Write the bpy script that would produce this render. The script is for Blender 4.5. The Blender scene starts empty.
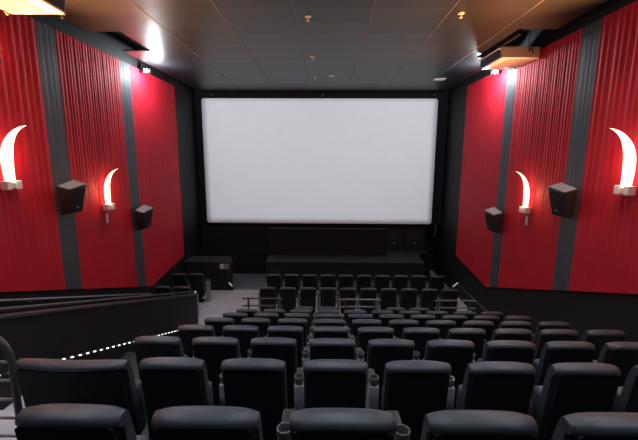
import bpy, bmesh, math, random
from mathutils import Vector, Matrix
random.seed(7)
PI = math.pi
scn = bpy.context.scene
COL = scn.collection
EYE = 4.5                      # eye height above the flat floor in front of the screen
XL, XR = -4.78, 4.40           # side walls
YF = 13.75                     # screen wall
CZ = EYE + 2.33                # ceiling

# ------------------------------------------------------------------ materials
def mat(name, col, rough=.6, metal=0, spec=.5, noise=0, nscale=20, bump=0, bscale=60, emit=None, estr=0, sheen=0, stretch=None):
    m = bpy.data.materials.new(name); m.use_nodes = True
    nt = m.node_tree; b = nt.nodes['Principled BSDF']
    b.inputs['Base Color'].default_value = (*col, 1)
    b.inputs['Roughness'].default_value = rough
    b.inputs['Metallic'].default_value = metal
    b.inputs['Specular IOR Level'].default_value = spec
    if sheen: b.inputs['Sheen Weight'].default_value = sheen
    if emit:
        b.inputs['Emission Color'].default_value = (*emit, 1); b.inputs['Emission Strength'].default_value = estr
    tc = nt.nodes.new('ShaderNodeTexCoord'); src = tc.outputs['Object']
    if stretch:
        mp = nt.nodes.new('ShaderNodeMapping'); mp.inputs['Scale'].default_value = stretch
        nt.links.new(src, mp.inputs['Vector']); src = mp.outputs['Vector']
    if noise:
        n = nt.nodes.new('ShaderNodeTexNoise'); n.inputs['Scale'].default_value = nscale; n.inputs['Detail'].default_value = 5
        nt.links.new(src, n.inputs['Vector'])
        r = nt.nodes.new('ShaderNodeMapRange'); r.inputs['From Min'].default_value = .3; r.inputs['From Max'].default_value = .7
        r.inputs['To Min'].default_value = 1-noise; r.inputs['To Max'].default_value = 1+noise
        nt.links.new(n.outputs['Fac'], r.inputs['Value'])
        mx = nt.nodes.new('ShaderNodeVectorMath'); mx.operation = 'SCALE'; mx.inputs[0].default_value = col
        nt.links.new(r.outputs['Result'], mx.inputs['Scale']); nt.links.new(mx.outputs['Vector'], b.inputs['Base Color'])
    if bump:
        n2 = nt.nodes.new('ShaderNodeTexNoise'); n2.inputs['Scale'].default_value = bscale; n2.inputs['Detail'].default_value = 4
        nt.links.new(src, n2.inputs['Vector'])
        bp = nt.nodes.new('ShaderNodeBump'); bp.inputs['Strength'].default_value = bump; bp.inputs['Distance'].default_value = .01
        nt.links.new(n2.outputs['Fac'], bp.inputs['Height']); nt.links.new(bp.outputs['Normal'], b.inputs['Normal'])
    return m

def ceiling_mat():
    m = bpy.data.materials.new('dark_ceiling_tile'); m.use_nodes = True
    nt = m.node_tree; N = nt.nodes; L = nt.links; b = N['Principled BSDF']
    tc = N.new('ShaderNodeTexCoord'); sp = N.new('ShaderNodeSeparateXYZ'); L.new(tc.outputs['Object'], sp.inputs[0])
    def math_(op, a, b_=None):
        n = N.new('ShaderNodeMath'); n.operation = op
        for i, v in enumerate((a, b_)):
            if v is None: continue
            if isinstance(v, (int, float)): n.inputs[i].default_value = v
            else: L.new(v, n.inputs[i])
        return n.outputs[0]
    yy = math_('DIVIDE', sp.outputs['Y'], .62)
    xx = math_('DIVIDE', math_('ADD', sp.outputs['X'], .5), 1.24)
    fr = math_('FRACT', yy)
    line = math_('LESS_THAN', fr, .03)
    cmb = N.new('ShaderNodeCombineXYZ'); L.new(math_('FLOOR', yy), cmb.inputs[1]); L.new(math_('FLOOR', xx), cmb.inputs[0])
    wn = N.new('ShaderNodeTexWhiteNoise'); L.new(cmb.outputs[0], wn.inputs['Vector'])
    mr = N.new('ShaderNodeMapRange'); mr.inputs['To Min'].default_value = .85; mr.inputs['To Max'].default_value = 1.15
    L.new(wn.outputs['Value'], mr.inputs['Value'])
    f = math_('MULTIPLY', mr.outputs[0], math_('SUBTRACT', 1.0, math_('MULTIPLY', line, .45)))
    vm = N.new('ShaderNodeVectorMath'); vm.operation = 'SCALE'; vm.inputs[0].default_value = (.021, .022, .026)
    L.new(f, vm.inputs['Scale']); L.new(vm.outputs[0], b.inputs['Base Color'])
    b.inputs['Roughness'].default_value = .42; b.inputs['Specular IOR Level'].default_value = .32
    # slight crown across every tile board gives the rippled reflections
    tri = math_('ABSOLUTE', math_('SUBTRACT', fr, .5))
    bp = N.new('ShaderNodeBump'); bp.inputs['Strength'].default_value = .5; bp.inputs['Distance'].default_value = .02
    L.new(math_('MULTIPLY', tri, tri), bp.inputs['Height']); L.new(bp.outputs[0], b.inputs['Normal'])
    return m

M = dict(
    ceiling=ceiling_mat(),
    void=mat('black_void_paint', (.006, .0055, .0055), .9, noise=.2),
    grid=mat('grey_metal_ceiling_rail', (.10, .10, .11), .6, noise=.05),
    wall=mat('black_wall_paint', (.0055, .0058, .006), .7, noise=.25, nscale=3, bump=.1),
    front=mat('black_wall_felt', (.009, .012, .018), .9, noise=.2, nscale=6),
    stage=mat('charcoal_stage_carpet', (.030, .033, .040), .85, noise=.15, nscale=40, bump=.2, bscale=200),
    stageside=mat('black_stage_side', (.006, .009, .015), .8, noise=.15, nscale=8),
    floor=mat('grey_vinyl_floor', (.66, .68, .74), .45, noise=.12, nscale=3, bump=.05),
    floordark=mat('dark_grey_floor', (.24, .25, .29), .6, noise=.12, nscale=8),
    terrace=mat('grey_terrace_carpet', (.055, .055, .063), .7, noise=.15, nscale=30, bump=.2, bscale=200),
    red=mat('red_pleated_fabric', (.66, .005, .024), .7, noise=.08, nscale=2, sheen=0),
    grey=mat('slate_grey_fabric', (.070, .085, .105), .6, noise=.10, nscale=4, bump=.15, bscale=250),
    screen=mat('matte_white_screen', (.80, .81, .83), .9, spec=.1, noise=.01, nscale=2),
    mask=mat('black_velvet_masking', (.006, .006, .008), .95, spec=.1, noise=.1),
    leather=mat('charcoal_leatherette', (.055, .063, .080), .38, spec=.6, noise=.12, nscale=25, bump=.12, bscale=180),
    shell=mat('black_seat_shell', (.010, .011, .014), .6, spec=.25, noise=.1),
    armgrey=mat('grey_arm_moulding', (.30, .31, .34), .45, noise=.08),
    armblack=mat('black_arm_pad', (.02, .021, .025), .4, noise=.08),
    cup=mat('dark_cup_ring', (.16, .17, .18), .3, metal=.3, noise=.05),
    steel=mat('brushed_steel_tube', (.30, .31, .34), .35, metal=.4, noise=.05),
    blacktube=mat('black_tube', (.07, .07, .075), .35, noise=.05),
    speaker=mat('black_speaker_plastic', (.028, .020, .018), .35, spec=.6, noise=.1, bump=.05),
    grille=mat('black_speaker_grille', (.016, .012, .011), .55, noise=.1, bump=.4, bscale=300),
    topglare=mat('painted_glare_grey', (.50, .51, .53), .3, noise=.05),  # floodlight glare on the speaker tops, put into the base colour
    white=mat('white_plastic', (.85, .85, .85), .5, noise=.03),
    beige=mat('beige_plastic', (.68, .50, .42), .5, noise=.03),
    acw=mat('pale_grey_casing', (.80, .76, .78), .45, noise=.03),
    dark=mat('dark_vent_plastic', (.02, .02, .024), .4, noise=.05),
    sconce=mat('glowing_opal_shade', (.9, .85, .7), .5, emit=(1.0, .85, .58), estr=1.7, noise=.01),
    led=mat('glowing_white_diode', (.9, .9, .9), .5, emit=(.9, .95, 1), estr=2, noise=.01),
    flood=mat('glowing_floodlight_glass', (.9, .9, .9), .5, emit=(.92, .97, 1), estr=25, noise=.01),
    strip=mat('pale_glowing_strip', (.75, .75, .78), .4, noise=.03, emit=(.9, .95, 1), estr=.25),  # emissive, so the strips and the rail end glow faintly
    woofer=mat('black_woofer_cabinet', (.018, .023, .032), .6, noise=.1),
    cone=mat('grey_woofer_emblem', (.09, .09, .095), .5, noise=.1),
    brass=mat('gilded_edge_trim', (.45, .26, .10), .5, metal=.3, noise=.05),
)

# ------------------------------------------------------------------ helpers
def bx(bm, x0, x1, y0, y1, z0, z1, bev=0, seg=2):
    vs = [bm.verts.new((x, y, z)) for x in (x0, x1) for y in (y0, y1) for z in (z0, z1)]
    F = [(0,1,3,2),(4,6,7,5),(0,4,5,1),(2,3,7,6),(0,2,6,4),(1,5,7,3)]
    fs = [bm.faces.new([vs[i] for i in f]) for f in F]
    if bev:
        es = list({e for f in fs for e in f.edges})
        r = bmesh.ops.bevel(bm, geom=es, offset=bev, segments=seg, affect='EDGES', profile=.5)
    return vs
def tube(bm, pts, r, n=8):
    pts = [Vector(p) for p in pts]; rings = []
    up0 = None
    for i, p in enumerate(pts):
        d = (pts[min(i+1, len(pts)-1)] - pts[max(i-1, 0)]).normalized()
        a = Vector((0,0,1)) if abs(d.z) < .9 else Vector((1,0,0))
        if up0 is not None: a = up0
        u = (a - d*a.dot(d)).normalized(); up0 = u; v = d.cross(u)
        rr = r[i] if isinstance(r, (list, tuple)) else r
        rings.append([bm.verts.new(p + (u*math.cos(2*PI*k/n) + v*math.sin(2*PI*k/n))*rr) for k in range(n)])
    for a, b in zip(rings, rings[1:]):
        for k in range(n): bm.faces.new((a[k], a[(k+1)%n], b[(k+1)%n], b[k]))
    bm.faces.new(rings[0][::-1]); bm.faces.new(rings[-1])
def lathe(bm, cx, cy, prof, n=16):
    rings = [[bm.verts.new((cx + r*math.cos(2*PI*k/n), cy + r*math.sin(2*PI*k/n), z)) for k in range(n)] for r, z in prof]
    for a, b in zip(rings, rings[1:]):
        for k in range(n): bm.faces.new((a[k], a[(k+1)%n], b[(k+1)%n], b[k]))
    bm.faces.new(rings[0][::-1]); bm.faces.new(rings[-1])
def hexa(bm, p, bev=0):      # 8 points: bottom 4, top 4
    v = [bm.verts.new(q) for q in p]
    fs = [bm.faces.new([v[i] for i in f]) for f in ((0,1,2,3),(7,6,5,4),(0,4,5,1),(1,5,6,2),(2,6,7,3),(3,7,4,0))]
    if bev: bmesh.ops.bevel(bm, geom=list({e for f in fs for e in f.edges}), offset=bev, segments=2, affect='EDGES', profile=.5)
def obj(name, bm, m, parent=None, smooth=False, label=None):
    bmesh.ops.recalc_face_normals(bm, faces=bm.faces)
    me = bpy.data.meshes.new(name); bm.to_mesh(me); bm.free(); me.materials.append(m)
    if smooth:
        for p in me.polygons: p.use_smooth = True
        me.set_sharp_from_angle(angle=math.radians(38))
    o = bpy.data.objects.new(name, me); COL.objects.link(o)
    if parent: o.parent = parent
    if label: o['label'] = label
    return o
def nb(): return bmesh.new()
def tag(o, label, cat, group=None, kind=None):
    o['label'] = label; o['category'] = cat
    if group: o['group'] = group
    if kind: o['kind'] = kind
    return o
def thing(name, label, cat, loc=(0,0,0), group=None):
    o = bpy.data.objects.new(name, None); COL.objects.link(o); o.location = loc; o.empty_display_size = .1
    return tag(o, label, cat, group)
def struct(name, bm, m, parent=None):
    o = obj(name, bm, m, parent)
    if not parent: o['kind'] = 'structure'
    return o
def copy_tree(o, parent=None):
    c = o.copy(); COL.objects.link(c)
    if parent: c.parent = parent
    for ch in list(o.children): copy_tree(ch, c)
    return c
ORD = ['zeroth','first','second','third','fourth','fifth','sixth','seventh','eighth','ninth','tenth']

# ------------------------------------------------------------------ rows
D0, DP, H0, HP = 1.30, .950, -1.022, .3395
rowY = lambda k: D0 + DP*k
rowTop = lambda k: H0 - HP*k
rowFloor = lambda k: EYE + rowTop(k) - 1.0
YB = -2.6
# floor: one solid stepped body, open flat part in front
b = nb()
bx(b, XL, XR, YB, YF+.8, -.25, 0)
struct('floor', b, M['floor'])
fl = bpy.data.objects['floor']
for k in range(-4, 8):
    b = nb(); y0 = rowY(k)-.16; y1 = rowY(k+1)-.16
    if k == -4: y0 = YB
    bx(b, XL, XR, y0, y1, 0.0, rowFloor(k), .008, 1)
    obj('terrace', b, M['terrace'], fl)
    for (x0, x1) in ((-3.455, -2.10), (3.72, XR-.001)):
        if k < 0 or (x0 < 0 and k > 2): continue
        b = nb(); bx(b, x0, x1, y0+.002, y1-.002, rowFloor(k)+.0005, rowFloor(k)+.006); obj('aisle_runner', b, M['floor'], fl, label='pale grey vinyl aisle covering')
    if 0 <= k < 7:
        b = nb(); bx(b, 3.72, XR, y1, y1+.30, rowFloor(k+1), rowFloor(k)-HP/2, .006, 1)
        obj('aisle_step', b, M['floor'], fl)
b = nb(); bx(b, XL, XR, 12.0, YF, 0, .006); obj('dark_floor_slab', b, M['floordark'], fl, label='darker grey floor area beyond the low walls')  # thin darker grey slab over the floor beyond the low walls

# walls
b = nb(); bx(b, XL-.2, XL, YB-.2, YF+.9, -.25, CZ+.5); struct('wall_left', b, M['wall'])
b = nb(); bx(b, XR, XR+.2, YB-.2, YF+.9, -.25, CZ+.5); struct('wall_right', b, M['wall'])
b = nb(); bx(b, XL, XR, YB-.2, YB, -.25, CZ+.5); struct('wall_back', b, M['wall'])
SX0, SX1, SZ0, SZ1 = -4.48, 4.00, EYE-2.44, EYE+2.10
b = nb()
bx(b, XL, 2.25, YF, YF+.15, 0, CZ+.5)
bx(b, 2.25, XR, YF, YF+.15, SZ0-.03, CZ+.5)
struct('wall_front', b, M['front'])
b = nb(); bx(b, 2.25, XR, YF+.7, YF+.85, 0, SZ0+.2); struct('wall_alcove', b, M['front'])

# ceiling with open notches beside the walls
b = nb(); t = .03
CL, CR = -4.52, 4.20
for (x0, x1, y0, y1) in ((-3.88, 3.5, YB, YF-.35), (3.5, CR, YB, 7.2), (3.5, CR, 9.1, YF-.35), (CL, -3.88, YB, 7.3), (CL, -3.88, 8.55, YF-.35)):
    bx(b, x0, x1, y0, y1, CZ, CZ+t)
ce = struct('ceiling', b, M['ceiling'])
b = nb(); bx(b, XL, XR, YB, YF, CZ+.42, CZ+.5); obj('black_void_slab', b, M['void'], ce)
for i in range(-2, 4):
    x = -.5 + 1.24*i
    b = nb(); bx(b, x-.011, x+.011, YB, YF-.5, CZ-.006, CZ+.002); obj('grid_rail', b, M['grid'], ce)

# ------------------------------------------------------------------ wall fabric panels
def bottom(y):
    if y < 9.5: return EYE - 1.955 - .3416*(y-5.01)
    return EYE - 3.488 + .10*(y-9.5)
TOPZ = EYE + 2.2
def bottom_r(y): return bottom(y) + .075
def pleated(side, y0, y1, m, amp, wl, seed, label, cat='wall panel', name='fabric_wall_panel'):
    rnd = random.Random(seed)
    X = XL if side < 0 else XR; sg = 1 if side < 0 else -1
    n = int((y1-y0)/.0095); nz = 8
    ph = [rnd.uniform(0, 6.28) for _ in range(5)]
    b = nb(); fr = []; bk = []
    for i in range(n+1):
        y = y0 + (y1-y0)*i/n; zb = bottom(y) if side < 0 else bottom_r(y)
        w = y + .03*math.sin(y*3.1+ph[3]) + .012*math.sin(y*17+ph[4])
        p = math.sin(2*PI*w/wl+ph[0]); p = math.copysign(abs(p)**.7, p)
        q = math.sin(2*PI*w/(wl*2.7)+ph[1])*.6
        col = []
        for j in range(nz+1):
            f = j/nz; z = zb + (TOPZ-zb)*f
            a = amp*.42*(.10 + .90*min(1, max(0, (f-.15)/.45)))
            edge = min(1, (y-y0)/.03, (y1-y)/.03)
            col.append(b.verts.new((X + sg*(.045 + (a*(p+q))*edge), y, z)))
        fr.append(col)
        bk.append((b.verts.new((X+sg*.002, y, zb)), b.verts.new((X+sg*.002, y, TOPZ))))
    for i in range(n):
        for j in range(nz): b.faces.new((fr[i][j], fr[i+1][j], fr[i+1][j+1], fr[i][j+1]))
        b.faces.new((bk[i][0], bk[i+1][0], fr[i+1][0], fr[i][0])); b.faces.new((fr[i][-1], fr[i+1][-1], bk[i+1][1], bk[i][1]))
    b.faces.new([bk[0][0]] + fr[0] + [bk[0][1]]); b.faces.new([bk[-1][1]] + fr[-1][::-1] + [bk[-1][0]])
    o = obj(name, b, m, smooth=True); tag(o, label, cat)
    return o
for side, sn in ((-1, 'left'), (1, 'right')):
    far = (8.75, 9.20) if side < 0 else (8.85, 9.30)
    s = 10 if side < 0 else 60
    near_tail = 'next to the dark grey strip nearest the camera'
    pleated(side, 4.30, 6.29, M['red'], .017, .13, s+1, f'red pleated fabric panel on the {sn} wall nearest the camera, behind the large horn sconce')
    pleated(side, 6.74, far[0], M['red'], .010, .085, s+2, f'red pleated fabric panel in the middle of the {sn} wall, between two dark grey strips')
    pl = pleated(side, far[1], 11.85, M['red'], .008, .075, s+3, f'red fabric panel with angled bottom corner on the {sn} wall nearest the screen')
    pleated(side, 1.9, 3.85, M['red'], .017, .13, s+4, f'red pleated fabric panel at the rear of the {sn} wall beyond the picture edge')
    pleated(side, 6.29, 6.74, M['grey'], .0022, .11, s+5, f'wide dark grey fabric strip behind the nearer {sn} wall speaker', 'wall strip', 'fabric_strip')
    pleated(side, far[0], far[1], M['grey'], .007, .09, s+6, f'narrow dark grey pleated strip behind the farther {sn} wall speaker', 'wall strip', 'fabric_strip')
    pleated(side, 3.85, 4.30, M['grey'], .006, .11, s+7, f'dark grey fabric strip at the rear of the {sn} wall beyond the picture edge', 'wall strip', 'fabric_strip')

# ------------------------------------------------------------------ screen
scr = thing('cinema_screen', 'large blank white cinema screen filling the front wall', 'screen', ((SX0+SX1)/2, YF-.16, SZ0))
w = (SX1-SX0)/2; h = SZ1-SZ0
b = nb(); bx(b, -w, w, 0, .03, 0, h)
bmesh.ops.bevel(b, geom=[e for e in b.edges if abs(e.verts[0].co.y-e.verts[1].co.y) > .02], offset=.09, segments=5, affect='EDGES', profile=.5)
obj('screen_sheet', b, M['screen'], scr)
b = nb(); bx(b, -w-.02, w+.02, .031, .10, -.02, h+.02); obj('screen_frame', b, M['mask'], scr)

# low walls and stage before the screen
b = nb(); hexa(b, [(XL+.005,11.9,.0065),(-3.13,11.9,.0065),(-3.36,12.65,.0065),(XL+.005,12.65,.0065),(XL+.005,11.9,1.0),(-3.13,11.9,1.0),(-3.36,12.65,1.0),(XL+.005,12.65,1.0)])
o = obj('low_wall', b, M['stageside']); tag(o, 'black low wall in the front left corner carrying a small white sign', 'low wall')
b = nb(); hexa(b, [(XL+.006,11.905,1.0005),(-3.14,11.905,1.0005),(-3.37,12.645,1.0005),(XL+.006,12.645,1.0005),(XL+.006,11.905,1.008),(-3.14,11.905,1.008),(-3.37,12.645,1.008),(XL+.006,12.645,1.008)]); obj('top_cover', b, M['stage'], o)
b = nb(); bx(b, -2.02, 3.39, 11.96, 12.85, .0065, 1.01, .01, 1); bx(b, 2.28, 3.85, 12.85, YF+.69, .0065, 1.01)
st = obj('stage', b, M['stageside']); tag(st, 'long black stage platform under the screen behind the front seats', 'stage')
b = nb(); bx(b, -2.015, 3.385, 11.965, 12.855, 1.0105, 1.02); bx(b, 2.285, 3.845, 12.855, YF+.68, 1.0105, 1.02); obj('stage_carpet', b, M['stage'], st)
b = nb(); bx(b, -2.02, 2.22, 12.87, 12.97, 0.0065, 2.0, .005, 1)
o = obj('masking_board', b, M['stageside']); tag(o, 'wide black board standing behind the stage below the screen', 'board')
# sign
sg = thing('pictogram_sign', 'small white and black wheelchair sign on the front left low wall', 'sign', (-3.40, 11.897, .86))
b = nb(); bx(b, -.155, .155, -.008, 0, -.085, .085, .004, 1); obj('plate', b, M['white'], sg)
b = nb(); bx(b, -.02, .145, -.011, -.008, -.072, .072); obj('dark_field', b, M['dark'], sg)
b = nb(); tube(b, [(.06+.042*math.cos(a), -.013, -.022+.042*math.sin(a)) for a in [i*PI/8-.9 for i in range(-11, 2)]], .006, 6)
tube(b, [(.045, -.013, .045), (.05, -.013, .0), (.085, -.013, -.002), (.105, -.013, -.045)], .007, 6)
lathe_b = nb(); bx(b, .036, .056, -.016, -.010, .046, .064); obj('wheelchair_symbol', b, M['white'], sg)
lathe_b.free()
b = nb(); bx(b, -.095, -.075, -.011, -.008, -.06, .02); bx(b, -.1, -.07, -.011, -.008, .03, .055); bx(b, -.055, -.045, -.011, -.008, -.065, .06); obj('figure_symbol', b, M['armgrey'], sg)

# subwoofers
for i, x in enumerate((2.66, 3.46)):
    sw = thing('subwoofer', f'large black subwoofer cabinet under the screen, {"left" if i == 0 else "right"} one of the pair', 'speaker', (x, YF+.05, 1.021), 'subwoofers on the stage')
    b = nb(); bx(b, -.39, .39, 0, .55, 0, .93, .012, 1); obj('cabinet', b, M['woofer'], sw)
    b = nb()
    for s in (-1, 1):
        n = 16
        tube(b, [(s*.07+.10*math.cos(2*PI*q/n), -.004, .52+.10*math.sin(2*PI*q/n)) for q in range(n+1)], .010, 5)
    obj('driver_ring', b, M['cone'], sw)
    b = nb(); bx(b, -.07, .07, -.008, 0, .24, .275, .003, 1); obj('badge', b, M['armgrey'], sw)
b = nb(); tube(b, [(3.015, 13.0, 1.021), (3.015, 13.0, 2.0)], .012, 6); o = obj('thin_post', b, M['dark']); tag(o, 'thin black post standing in front of the two subwoofers', 'post')
b = nb(); hexa(b, [(3.42,12.5,.9),(3.70,12.5,.9),(3.70,12.8,.9),(3.42,12.8,.9),(3.42,12.6,1.14),(3.70,12.6,1.14),(3.70,12.8,1.14),(3.42,12.8,1.14)], .01)
bx(b, 3.50, 3.62, 12.6, 12.75, .001, .9)
o = obj('monitor_speaker', b, M['mask']); tag(o, 'small black wedge monitor on a stand at the right end of the stage', 'speaker')

# guide strips
def strip(p, q, label, r=.02):
    b = nb(); tube(b, [p, q], r, 6); o = obj('guide_strip', b, M['strip']); tag(o, label, 'guide strip'); return o
strip((-3.27, 11.875, .29), (-3.15, 11.875, .17), 'short slanted pale strip low on the front left low wall')
strip((4.36, 11.5, .50), (4.20, 11.5, .36), 'short slanted pale strip beside the right wall behind the front seats')
b = nb(); bx(b, XR-.035, XR-.001, 8.0, 11.45, .42, .46, .006, 1); o = obj('wall_ledge', b, M['blacktube']); tag(o, 'thin dark ledge low along the right wall beside the front seats', 'ledge')
b = nb(); tube(b, [(4.02, YF-.02, 2.12), (4.07, YF-.03, 2.0), (4.02, YF-.03, 1.92), (4.07, YF-.03, 1.82), (4.00, YF-.02, 1.70)], .018, 6)
o = obj('cable_loop', b, M['armgrey'], smooth=True); tag(o, 'short pale twisted cable hanging on the black wall right of the screen', 'cable')
o.location.y = -.02; o.location.x=.16; o.location.z=-.10

# ------------------------------------------------------------------ left parapet, hand rails, LED line
PX = -3.46; slope = -.342
pz = lambda y: EYE - 1.68 + slope*(y-3.66)
b = nb(); ya, yb = -.6, 9.36
def floor_under(y):
    for k in range(7, -5, -1):
        if y >= rowY(k)-.16: return rowFloor(k) if y < rowY(8)-.16 else 0
    return rowFloor(-4)
pts = [(ya, pz(ya)-.05), (yb, pz(yb)-.05), (yb, 0.001)]
prev = []
ys = [rowY(k)-.16 for k in range(8, -2, -1)]
for y in ys:
    k = round((y+.16-D0)/DP)
    lo = 0.001 if k == 8 else rowFloor(k)+.001
    hi = rowFloor(k-1)+.001
    pts += [(y-.001, lo), (y-.001, hi)] if False else [(y, lo), (y, hi)]
pts.append((ya, pts[-1][1]))
f1 = [b.verts.new((PX, y, z)) for y, z in pts]; f2 = [b.verts.new((PX-.12, y, z)) for y, z in pts]
b.faces.new(f1); b.faces.new(f2[::-1])
for i in range(len(pts)): j = (i+1) % len(pts); b.faces.new((f1[i], f2[i], f2[j], f1[j]))
par = obj('parapet', b, M['wall']); tag(par, 'black sloping parapet wall beside the left aisle steps', 'parapet')
b = nb()
for (x0, x1, za, zc) in ((PX-.15, PX+.02, -.05, -.01),):
    p = [(x, y, pz(y)+z) for z in (za, zc) for (x, y) in ((x0, ya), (x1, ya), (x1, yb+.02), (x0, yb+.02))]
    hexa(b, p, .006)
obj('cap', b, M['leather'], par)
b = nb(); tube(b, [(PX-.06, ya, pz(ya)+.05), (PX-.06, yb-.1, pz(yb-.1)+.05), (PX-.06, yb-.02, pz(yb)+.03)], .022, 10); obj('handrail', b, M['blacktube'], par, True)
b = nb(); tube(b, [(PX-.06, yb-.02, pz(yb)+.03), (PX-.06, yb+.05, pz(yb)+.02)], .03, 8); obj('end_cap', b, M['strip'], par, label='bright white rail end')
hr = nb(); tube(hr, [(XL+.12, 0.5, EYE-2.0+.36*4.29), (XL+.12, 9.22, EYE-3.60)], .02, 8)
for y in (2.5, 5.5, 8.5):
    z = EYE-2.0-.36*(y-4.79); tube(hr, [(XL+.001, y, z-.06), (XL+.12, y, z-.02)], .01, 6)
o = obj('wall_handrail', hr, M['steel'], smooth=True); tag(o, 'thin metal handrail sloping along the black left wall under the red panels', 'handrail')
b = nb(); lz = lambda y: EYE-2.60-.385*(y-4.29)
hexa(b, [(PX+.001, 2.9, lz(2.9)-.02), (PX+.012, 2.9, lz(2.9)-.02), (PX+.012, 8.35, lz(8.35)-.02), (PX+.001, 8.35, lz(8.35)-.02),
         (PX+.001, 2.9, lz(2.9)+.02), (PX+.012, 2.9, lz(2.9)+.02), (PX+.012, 8.35, lz(8.35)+.02), (PX+.001, 8.35, lz(8.35)+.02)])
ls = obj('step_light_strip', b, M['dark']); tag(ls, 'dotted line of small white lights along the left parapet above the steps', 'light strip')
y = 3.0
while y < 8.3:
    b = nb(); l = .024
    hexa(b, [(PX+.012, y-l, lz(y-l)-.008), (PX+.022, y-l, lz(y-l)-.008), (PX+.022, y+l, lz(y+l)-.008), (PX+.012, y+l, lz(y+l)-.011),
             (PX+.012, y-l, lz(y-l)+.008), (PX+.022, y-l, lz(y-l)+.008), (PX+.022, y+l, lz(y+l)+.008), (PX+.012, y+l, lz(y+l)+.011)])
    obj('lamp', b, M['led'], ls); y += .155

# near left guard rail
zf = rowFloor(1)
gr = thing('guard_rail', 'arched metal guard rail with horizontal bars at the left picture edge', 'railing', (-2.23, 2.36, zf), 'guard rails')
b = nb(); arc = [(-.22+.22*math.cos(a), 0, .93+.22*math.sin(a)) for a in [i*PI/2/6 for i in range(7)]]
arc2 = [(-.98-.0+.22*math.cos(a), 0, .93+.22*math.sin(a)) for a in [PI/2+i*PI/2/6 for i in range(7)]]
tube(b, [(0, 0, .001)] + arc + arc2 + [(-1.2, 0, .001)], .024, 10); obj('frame', b, M['blacktube'], gr, True)
for z in (.915, .77, .62, .47, .32, .17):
    b = nb(); tube(b, [(-.01, 0, z), (-1.19, 0, z)], .011, 8); obj('bar', b, M['steel'], gr, True, label='thin bare steel bar')
# cross aisle rails
for (x0, x1, m, lab) in ((-2.0, -1.05, 'blacktube', 'black two bar guard rail behind the left end of the two front seat rows'),
                    (.42, 1.35, 'steel', 'steel two bar guard rail behind the middle of the two front seat rows'),
                    (2.72, 3.68, 'steel', 'steel two bar guard rail behind the right end of the two front seat rows')):
    g = thing('guard_rail', lab, 'railing', (x0, 8.62, .10), 'guard rails')
    W = x1-x0
    for px in (.10, W-.10):
        b = nb(); tube(b, [(px, 0, .001), (px, 0, .94)], .024, 8); obj('post', b, M['blacktube'], g, True)
    for z in (.94, .75):
        b = nb(); tube(b, [(-.02, -.10, z+.03), (.08, 0, z), (W-.08, 0, z), (W+.02, -.10, z+.03)], .020, 8); obj('bar', b, M[m], g, True)

# ------------------------------------------------------------------ sconces
def sconce(side, y, z, label, sc=1.0, up=1.0):
    X = (XL+.075) if side < 0 else (XR-.075); s = 1 if side < 0 else -1
    t = thing('horn_sconce', label, 'wall lamp', (X, y, z), 'wall sconces')
    b = nb()
    bx(b, min(0, s*.09), max(0, s*.09), -.055, .055, -.09, .0, .008, 1); obj('bracket', b, M['beige'], t)
    for dy in (-.088, .088):
        b = nb(); bx(b, min(s*.01, s*.12), max(s*.01, s*.12), dy-.044, dy+.044, -.10, .03, .01, 2); obj('socket', b, M['white'], t)
    # horn shade: blade-like half round shell curling out over the room and tapering to a tip
    b = nb(); n = 22; rings = []
    for i in range(n+1):
        f = i/n
        cz = .79*sc*(1-(1-f)**1.35)
        out = .05 + .20*sc*(f**3.2); fw = .16*sc*(f**3.2) - .015*sc*math.sin(PI*f)
        wd = .088*sc*(1-f**4.5)**.8*(.88+.25*math.sin(PI*min(1, f*1.3))) + .004
        c = Vector((s*out, fw, cz)); ring = []
        for q in range(13):
            a = -PI/2 + PI*q/12
            ring.append(b.verts.new(c + Vector((s*.045*math.cos(a)*(1-f*.8), wd*math.sin(a), 0))))
        for q in range(12, -1, -1):
            a = -PI/2 + PI*q/12
            ring.append(b.verts.new(c + Vector((s*(.037*math.cos(a)*(1-f*.8)-.006), wd*.96*math.sin(a), 0))))
        rings.append(ring)
    for r1, r2 in zip(rings, rings[1:]):
        L = len(r1)
        for k in range(L): b.faces.new((r1[k], r1[(k+1)%L], r2[(k+1)%L], r2[k]))
    b.faces.new(rings[0][::-1]); b.faces.new(rings[-1])
    obj('shade', b, M['sconce'], t, True, label='glowing curved horn shade')
    ld = bpy.data.lights.new('lamp_bulb', 'POINT'); ld.energy = SCONCE_W*sc; ld.color = (1, .56, .27); ld.shadow_soft_size = .05
    lo = bpy.data.objects.new('lamp_bulb', ld); COL.objects.link(lo); lo.parent = t; lo.location = (s*.17, 0, .32*sc)
    ld = bpy.data.lights.new('uplight', 'SPOT'); ld.energy = UP_W*up; ld.color = (1, .40, .13); ld.shadow_soft_size = .06; ld.spot_size = math.radians(88); ld.spot_blend = 1
    lo = bpy.data.objects.new('uplight', ld); COL.objects.link(lo); lo.parent = t; lo.location = (s*.30, 0, .9*sc)
    lo.rotation_euler = Vector((s*.6, 0, 1)).to_track_quat('-Z', 'Y').to_euler()
    return t
SCONCE_W = 7; UP_W = 1700
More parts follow.
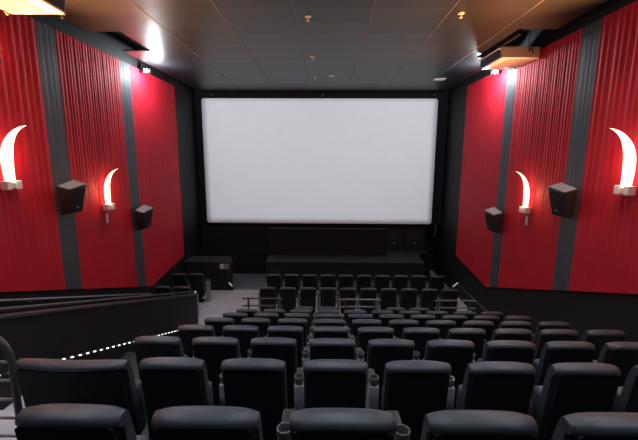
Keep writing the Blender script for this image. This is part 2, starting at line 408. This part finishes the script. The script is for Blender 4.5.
for side, sn in ((-1, 'left'), (1, 'right')):
    dz = 0 if side < 0 else -.02
    sconce(side, 5.33 if side < 0 else 5.27, EYE-.38+dz, f'larger nearer glowing horn shaped sconce on the {sn} red wall', 1.06)
    sconce(side, 7.70 if side < 0 else 7.80, EYE-1.02+dz, f'smaller farther glowing horn shaped sconce on the {sn} red wall', .98, .4)
    sconce(side, 3.05, EYE+.26+dz, f'glowing horn shaped sconce at the rear of the {sn} wall beyond the picture edge', 1.06)
    X = XL+.075 if side < 0 else XR-.075
    b = nb(); bx(b, X-.008, X+.008, 7.66 if side < 0 else 7.76, 7.73 if side < 0 else 7.83, EYE-1.40, EYE-1.20, .003, 1); o = obj('wall_tag', b, M['white'])
    tag(o, f'small white upright tag under the farther sconce on the {sn} wall', 'tag')

# ------------------------------------------------------------------ wall speakers
def wall_speaker(side, y, ztop, label):
    s = 1 if side < 0 else -1; X = (XL if side < 0 else XR) + s*.075
    t = thing('wall_speaker', label, 'speaker', (X, y, ztop-.56), 'wall speakers')
    b = nb()
    P = lambda x, yy, z: (s*x, yy, z)
    # y negative = towards the camera; deep at the top, shallow at the foot, front turned down
    hexa(b, [P(.06,-.17,.0), P(.20,-.12,.03), P(.23,.15,.03), P(.06,.20,.0),
             P(.06,-.23,.52), P(.27,-.19,.45), P(.36,.16,.53), P(.06,.26,.60)], .018)
    obj('cabinet', b, M['speaker'], t, True)
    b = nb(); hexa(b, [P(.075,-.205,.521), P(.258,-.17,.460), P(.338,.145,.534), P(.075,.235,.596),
             P(.075,-.205,.530), P(.258,-.17,.469), P(.338,.145,.543), P(.075,.235,.605)]); obj('painted_glare', b, M['topglare'], t, label='pale top face with glare painted in')  # pale sheet painting glare onto the dark cabinet top
    b = nb(); hexa(b, [P(.214,-.09,.08), P(.222,-.09,.08), P(.250,.12,.08), P(.242,.12,.08),
                       P(.266,-.14,.45), P(.274,-.14,.45), P(.350,.12,.45), P(.342,.12,.45)]); obj('grille', b, M['grille'], t)
    b = nb(); bx(b, min(0, s*.08), max(0, s*.08), -.06, .08, .15, .40, .005, 1); obj('wall_bracket', b, M['dark'], t)
    b = nb(); bx(b, min(s*.235, s*.255), max(s*.235, s*.255), -.02, .03, .115, .14); obj('badge', b, M['armgrey'], t)
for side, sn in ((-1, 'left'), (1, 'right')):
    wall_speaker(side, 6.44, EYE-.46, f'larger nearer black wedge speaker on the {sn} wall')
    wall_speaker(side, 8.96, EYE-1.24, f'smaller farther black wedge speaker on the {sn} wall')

# ------------------------------------------------------------------ ceiling units
def ac_unit(loc, sx, label):      # sx: +1 room side is -x (right wall), -1 mirrored
    t = thing('air_conditioner', label, 'air conditioner', loc, 'ceiling air conditioners')
    P = lambda a: a*sx
    b = nb()
    q = [(P(0), 0, .0), (P(.76), 0, -.0), (P(.76), 1.02, .0), (P(0), 1.02, .0), (P(-.04), 0, .22), (P(.76), 0, .22), (P(.76), 1.02, .22), (P(-.04), 1.02, .22)]
    hexa(b, q, .012); obj('casing', b, M['acw'], t)
    b = nb(); hexa(b, [(P(-.03), .05, .02), (P(-.012), .05, .02), (P(-.012), .97, .02), (P(-.03), .97, .02),
                       (P(-.055), .05, .17), (P(-.03), .05, .17), (P(-.03), .97, .17), (P(-.055), .97, .17)]); obj('air_outlet', b, M['dark'], t)
    b = nb(); bx(b, min(P(-.07), P(-.02)), max(P(-.07), P(-.02)), .02, 1.0, .175, .20, .004, 1); obj('outlet_lip', b, M['white'], t)
    b = nb()
    for k in range(9):
        x = .18 + k*.06; bx(b, min(P(x), P(x+.03)), max(P(x), P(x+.03)), .12, .9, -.012, 0.001)
    obj('intake_grille', b, M['beige'], t)
    for x in (.18, .56):
        b = nb(); tube(b, [(P(x), .08, .215), (P(x), .08, .70)], .006, 6); obj('hanging_rod', b, M['steel'], t)
    return t
a = ac_unit((3.585, 7.95, EYE+2.03), 1, 'pale box shaped air conditioner hanging under the ceiling at the right wall')
b = nb(); bx(b, .52, .56, -.006, .001, .12, .19); bx(b, .59, .62, -.006, .001, .08, .19); bx(b, .56, .60, -.006, .001, .15, .17); obj('emblem', b, M['grid'], a)
a = ac_unit((-3.70, 4.50, EYE+1.99), -1, 'pale air conditioner cut off at the top left corner')
a.location.y = 4.50
b = nb(); bx(b, 3.56, 3.62, 7.3, 9.0, CZ-.06, CZ+.40); o = obj('duct_curb', b, M['void'], ce)
b = nb(); tube(b, [(4.33, 7.97, EYE+2.02), (4.31, 7.90, EYE+1.985)], .02, 6); o = obj('drain_pipe', b, M['beige']); tag(o, 'short beige drain pipe stub under the right air conditioner', 'pipe')
b = nb(); tube(b, [(-4.42, 5.35, EYE+1.985), (-4.40, 5.36, EYE+1.93)], .02, 6); o = obj('drain_pipe', b, M['beige']); tag(o, 'short beige drain pipe stub under the left air conditioner', 'pipe')

# flood lights
def flood(x, y, z, label, e):
    t = thing('floodlight', label, 'light', (x, y, z), 'floodlights')
    s = 1 if x < 0 else -1
    b = nb(); bx(b, -.09, .09, 0, .06, -.06, .06, .008, 1); obj('housing', b, M['dark'], t)
    b = nb(); bx(b, -.05, .05, -.012, .001, -.04, .04, .006, 1); obj('lens', b, M['flood'], t)
    b = nb(); tube(b, [(-s*.085, .03, 0), (-s*.21, .03, 0)], .012, 6); obj('bracket', b, M['dark'], t)
    ld = bpy.data.lights.new('lamp_bulb', 'POINT'); ld.energy = e; ld.color = (.86, .93, 1); ld.shadow_soft_size = .05
    lo = bpy.data.objects.new('lamp_bulb', ld); COL.objects.link(lo); lo.parent = t; lo.location = (s*.30, -.06, -.10)
flood(-4.56, 9.65, EYE+2.16, 'dazzling white floodlight under the ceiling at the left wall', 105)
flood(4.20, 9.60, EYE+2.12, 'dazzling white floodlight beside the air conditioner at the right wall', 105)

# small ceiling fittings
def sprinkler(x, y, label, m='white'):
    t = thing('ceiling_sprinkler', label, 'sprinkler', (x, y, CZ), 'ceiling sprinklers')
    b = nb(); lathe(b, 0, 0, [(.05, -.012), (.055, -.001)], 14); obj('plate', b, M[m], t)
    b = nb(); lathe(b, 0, 0, [(.022, -.075), (.03, -.07), (.010, -.05), (.012, -.010)], 10); obj('nozzle', b, M[m], t)
def at_ceiling(px, py):
    s = (220-py)/365; h = -.167+.986*s; tt = 2.28/h
    return (px-324.5)*tt/365 , (tt+2.28*.167)/.986
for px, py, lab in ((306, 20, 'white sprinkler nearest the camera in the middle of the dark ceiling'), (311, 59, 'white sprinkler in the ceiling middle, second from the camera'),
                    (314, 79, 'tiny white sprinkler in the ceiling middle nearest the screen'), (458, 17, 'beige sprinkler in the orange lit right part of the ceiling'),
                    (57, 16.5, 'small sprinkler beside the left air conditioner')):
    x, y = at_ceiling(px, py); 
    sprinkler(x, y, lab)
x, y = at_ceiling(330, 77); t = thing('smoke_detector', 'round white smoke detector on the ceiling in front of the screen', 'smoke detector', (x, y, CZ))
b = nb(); lathe(b, 0, 0, [(.035, -.05), (.075, -.035), (.085, -.001)], 18); obj('housing', b, M['white'], t, True)
x, y = at_ceiling(437, 81); b = nb(); bx(b, x-.16, x+.16, y-.12, y+.12, CZ-.02, CZ-.001, .004, 1); o = obj('ceiling_plate', b, M['white']); tag(o, 'flat pale plate on the ceiling near the upper right screen corner', 'plate')
for x, lab in ((SX0+.35, 'left'), (-.1, 'middle'), (SX1-.1, 'right')):
    b = nb(); lathe(b, x, YF-.05, [(.02, SZ1+.12), (.022, SZ1+.17)], 8); o = obj('screen_hook', b, M['armgrey']); tag(o, f'tiny pale stud above the screen, {lab} one of three', 'stud', 'studs above the screen')
    o.location.y = .0285

# ------------------------------------------------------------------ seats
def lean(bm, z0, k):
    for v in bm.verts: v.co.y -= max(-1, (v.co.z-z0))*k
def make_seat(W=.432, arms=(-1,), wide=False):
    t = thing('cinema_chair', 'seat', 'cinema chair', (0,0,0), 'cinema chairs')
    hw = W/2
    # cushion of the backrest with a rounded top roll
    b = nb(); nx = 12
    prof = [(.125,.36),(.130,.60),(.112,.86),(.096,.945),(.078,.985),(.05,1.0),(.008,.996),(-.020,.984),(-.030,.970),(-.030,.958),(-.018,.950),(.015,.94),(.02,.62),(.02,.36)]
    rings = []
    for i in range(nx+1):
        f = -1 + 2*i/nx; f = math.sin(f*PI/2); x = f*hw
        e = abs(f)**5
        ring = []
        for (y, z) in prof:
            yc = .06; 
            yy = yc + (y-yc)*(1-.38*e)
            zz = z - (.020*e + .005*f*f)*(1 if z > .8 else .2)
            if wide: zz += (-.004 - .030*(1-f*f))*(1 if z > .8 else 0)
            ring.append(b.verts.new((x, yy, zz)))
        rings.append(ring)
    for r1, r2 in zip(rings, rings[1:]):
        L = len(r1)
        for k in range(L): b.faces.new((r1[k], r1[(k+1)%L], r2[(k+1)%L], r2[k]))
    b.faces.new(rings[0][::-1]); b.faces.new(rings[-1])
    lean(b, .95, .13)
    obj('backrest', b, M['leather'], t, True)
    # shell
    b = nb(); n = 14; F = []; B = []
    sw = hw-.012
    out = [(-sw+.03, .22), (sw-.03, .22), (sw, .27)]
    top = .958 if not wide else .94
    for i in range(n+1):
        f = 1-2*i/n
        zz = top - .018*abs(f)**10 - .005*f*f
        if wide: zz += -.004-.026*(1-f*f)
        out.append((sw*(f if abs(f) < .98 else math.copysign(.985, f)), zz))
    out.append((-sw, .27))
    for (x, z) in out: F.append(b.verts.new((x, .022, z))); B.append(b.verts.new((x*.985, -.022, z)))
    b.faces.new(F); b.faces.new(B[::-1])
    for i in range(len(out)): j = (i+1) % len(out); b.faces.new((F[i], F[j], B[j], B[i]))
    lean(b, .95, .13)
    obj('back_shell', b, M['shell'], t, label='matte black hard shell')
    b = nb(); bx(b, -hw+.012, hw-.012, .155, .285, .30, .70, .035, 3)      # tipped up against the back
    for v in b.verts: v.co.y -= (v.co.z-.30)*.06
    obj('seat_cushion', b, M['leather'], t, True)
    b = nb(); bx(b, -hw+.05, hw-.05, .14, .30, .25, .298); bx(b, -.05, .05, .22, .36, 0.001, .27); bx(b, -.12, .12, .16, .42, 0.001, .02); obj('pedestal', b, M['shell'], t)
    for s in arms:
        x = s*(hw+.048)
        b = nb(); bx(b, x-.026, x+.026, .312, .46, .001, .62, .006, 1)
        hexa(b, [(x-.032,.20,.001),(x+.032,.20,.001),(x+.032,.31,.001),(x-.032,.31,.001),(x-.036,.21,.68),(x+.036,.21,.68),(x+.036,.29,.68),(x-.036,.29,.68)], .006); obj('arm_panel', b, M['armgrey'], t, True)
        b = nb(); bx(b, x-.036, x+.036, .30, .50, .621, .66, .012, 2); a = obj('armrest', b, M['armblack'], t, True)
        b = nb(); cy = .25
        lathe(b, x, cy, [(.030,.681),(.036,.70),(.039,.735),(.038,.742),(.031,.742),(.030,.735),(.028,.70),(.001,.69)], 18)
        obj('cup_holder', b, M['cup'], a, True)
    return t
seat = make_seat(); seat_end = make_seat(arms=(-1, 1)); used = set()
def place(proto, x, y, z, label, group):
    if proto.name not in used: used.add(proto.name); o = proto
    else: o = copy_tree(proto)
    o.location = (x, y, z); o['label'] = label; o['group'] = group
    o.rotation_euler.z = 0
    return o
X0 = .078; PIT = .56
rows = [(0, -2, 2), (1, -2, 4), (2, -3, 5), (3, -3, 6), (4, -3, 6), (5, -3, 6), (6, -3, 6)]
for r, a, c in rows:
    for k in range(a, c+1):
        n = k-a+1
        if r == 1: lab = f'black leather cinema chair, {ORD[n]} to the right of the extra wide chair'
        else:
            rn = 'row nearest the camera' if r == 0 else f'{ORD[r+1]} row from the camera'
            lab = f'black leather cinema chair, {ORD[n]} from left in the {rn}'
        place(seat_end if k == c else seat, X0+(PIT if r < 3 else .554)*k, rowY(r), rowFloor(r)+.009, lab, f'cinema chairs in the {ORD[r+1]} row from the camera')
for i, x in enumerate((-.47, .075, 1.65, 2.20)):
    place(seat_end if i in (1, 3) else seat, x, rowY(7), rowFloor(7)+.009, f'black cinema chair in the broken row behind the guard rails, {ORD[i+1]} from left', 'cinema chairs in the row behind the guard rails')
for yy, rn in ((9.52, 'second row from the screen'), (10.66, 'row nearest the screen')):
    for k in range(10):
        place(seat_end if k == 9 else seat, -1.565+.555*k, yy, 0.001, f'black cinema chair, {ORD[k+1]} from left, centre block of {rn}', f'centre block seats in the {rn}')
    for k in range(2):
        place(seat_end if k == 1 else seat, -4.47+.53*k, yy, 0.001, f'black cinema chair by the left wall in {rn}, {"left" if k == 0 else "right"} of two', f'left wall seats in the {rn}')
ws = make_seat(W=.76, arms=(-1,), wide=True); ws.name = 'wide_cinema_chair'
place(ws, -1.735, rowY(1), rowFloor(1)+.009, 'extra wide black leather double chair with a dipped top edge at lower left', 'wide chairs')
del ws['group']

# ------------------------------------------------------------------ lamps added out of view
def area(name, loc, rot, sx, sy, e, col):
    ld = bpy.data.lights.new(name, 'AREA'); ld.shape = 'RECTANGLE'; ld.size = sx; ld.size_y = sy; ld.energy = e; ld.color = col
    o = bpy.data.objects.new(name, ld); COL.objects.link(o); o.location = loc; o.rotation_euler = rot; return o
# unseen beam lamp added to light the screen, gate cut to its shape
PROJ_W = 5100
LP = Vector((-.1, YB+.35, EYE+1.95)); gy = .45
ld = bpy.data.lights.new('added_beam_lamp', 'POINT'); ld.energy = PROJ_W; ld.color = (.86, .94, 1); ld.shadow_soft_size = .004
po = bpy.data.objects.new('added_beam_lamp', ld); COL.objects.link(po)
pj = thing('added_projector', 'black beam housing added under the ceiling behind the camera, beyond the picture edge', 'added_projector', LP)
po.parent = pj
k = gy/(YF-.16-LP.y)
gx0, gx1, gz0, gz1 = (SX0-LP.x)*k, (SX1-LP.x)*k, (SZ0-LP.z)*k, (SZ1-LP.z)*k
b = nb(); hx, hz = .30, .22
bx(b, -hx, hx, -.15, -.13, -hz, hz); bx(b, -hx, -hx+.01, -.13, gy+.01, -hz, hz); bx(b, hx-.01, hx, -.13, gy+.01, -hz, hz)
bx(b, -hx+.01, hx-.01, -.13, gy+.01, -hz, -hz+.01); bx(b, -hx+.01, hx-.01, -.13, gy+.01, hz-.01, hz)
bx(b, -hx+.01, gx0, gy, gy+.01, -hz+.01, hz-.01); bx(b, gx1, hx-.01, gy, gy+.01, -hz+.01, hz-.01)
bx(b, gx0, gx1, gy, gy+.01, -hz+.01, gz0); bx(b, gx0, gx1, gy, gy+.01, gz1, hz-.01)
obj('housing', b, M['mask'], pj)
b = nb(); tube(b, [(0, .1, hz), (0, .1, CZ-LP.z)], .03, 8); obj('hanging_rod', b, M['mask'], pj)
# ceiling lights added above the view to brighten seat tops and floor
DOWN_W = 75
for i, (x, y) in enumerate([(x, y) for y in (1.2, 3.2, 5.2) for x in (-2.6, 0.1, 2.8)]):
    t = thing('added_downlight', 'added round ceiling light over the seats beyond the top picture edge', 'ceiling light', (x, y, CZ), 'added ceiling lights')
    b = nb(); lathe(b, 0, 0, [(.10, -.012), (.12, -.001)], 20); obj('trim_ring', b, M['white'], t)
    b = nb(); lathe(b, 0, 0, [(.07, -.018), (.085, -.0125)], 16); obj('lens', b, M['led'], t)
    ld = bpy.data.lights.new('lamp_bulb', 'SPOT'); ld.energy = DOWN_W; ld.color = (.80, .90, 1); ld.shadow_soft_size = .08; ld.spot_size = math.radians(140); ld.spot_blend = 1
    lo = bpy.data.objects.new('lamp_bulb', ld); COL.objects.link(lo); lo.parent = t; lo.location = (0, 0, -.11)

w = bpy.data.worlds.new('world'); scn.world = w; w.use_nodes = True
w.node_tree.nodes['Background'].inputs[0].default_value = (.6, .7, 1, 1); w.node_tree.nodes['Background'].inputs[1].default_value = .0

# ------------------------------------------------------------------ camera
f = 365.; psi = math.atan(6.1/f); p = math.atan(62/f); rr = math.radians(.25)
F = Vector((-math.sin(psi)*math.cos(p), math.cos(psi)*math.cos(p), -math.sin(p)))
R0 = Vector((math.cos(psi), math.sin(psi), 0)); U0 = R0.cross(F)
R = R0*math.cos(rr) + U0*math.sin(rr); U = -R0*math.sin(rr) + U0*math.cos(rr)
cd = bpy.data.cameras.new('camera'); cd.sensor_width = 36; cd.lens = f/638*36; cd.clip_start = .05
cam = bpy.data.objects.new('camera', cd); COL.objects.link(cam)
m = Matrix((R, U, -F)).transposed().to_4x4(); m.translation = Vector((0, 0, EYE)); cam.matrix_world = m
scn.camera = cam
scn.view_settings.view_transform = 'Standard'; scn.view_settings.look = 'None'; scn.view_settings.gamma = 1
scn.view_settings.exposure = .12
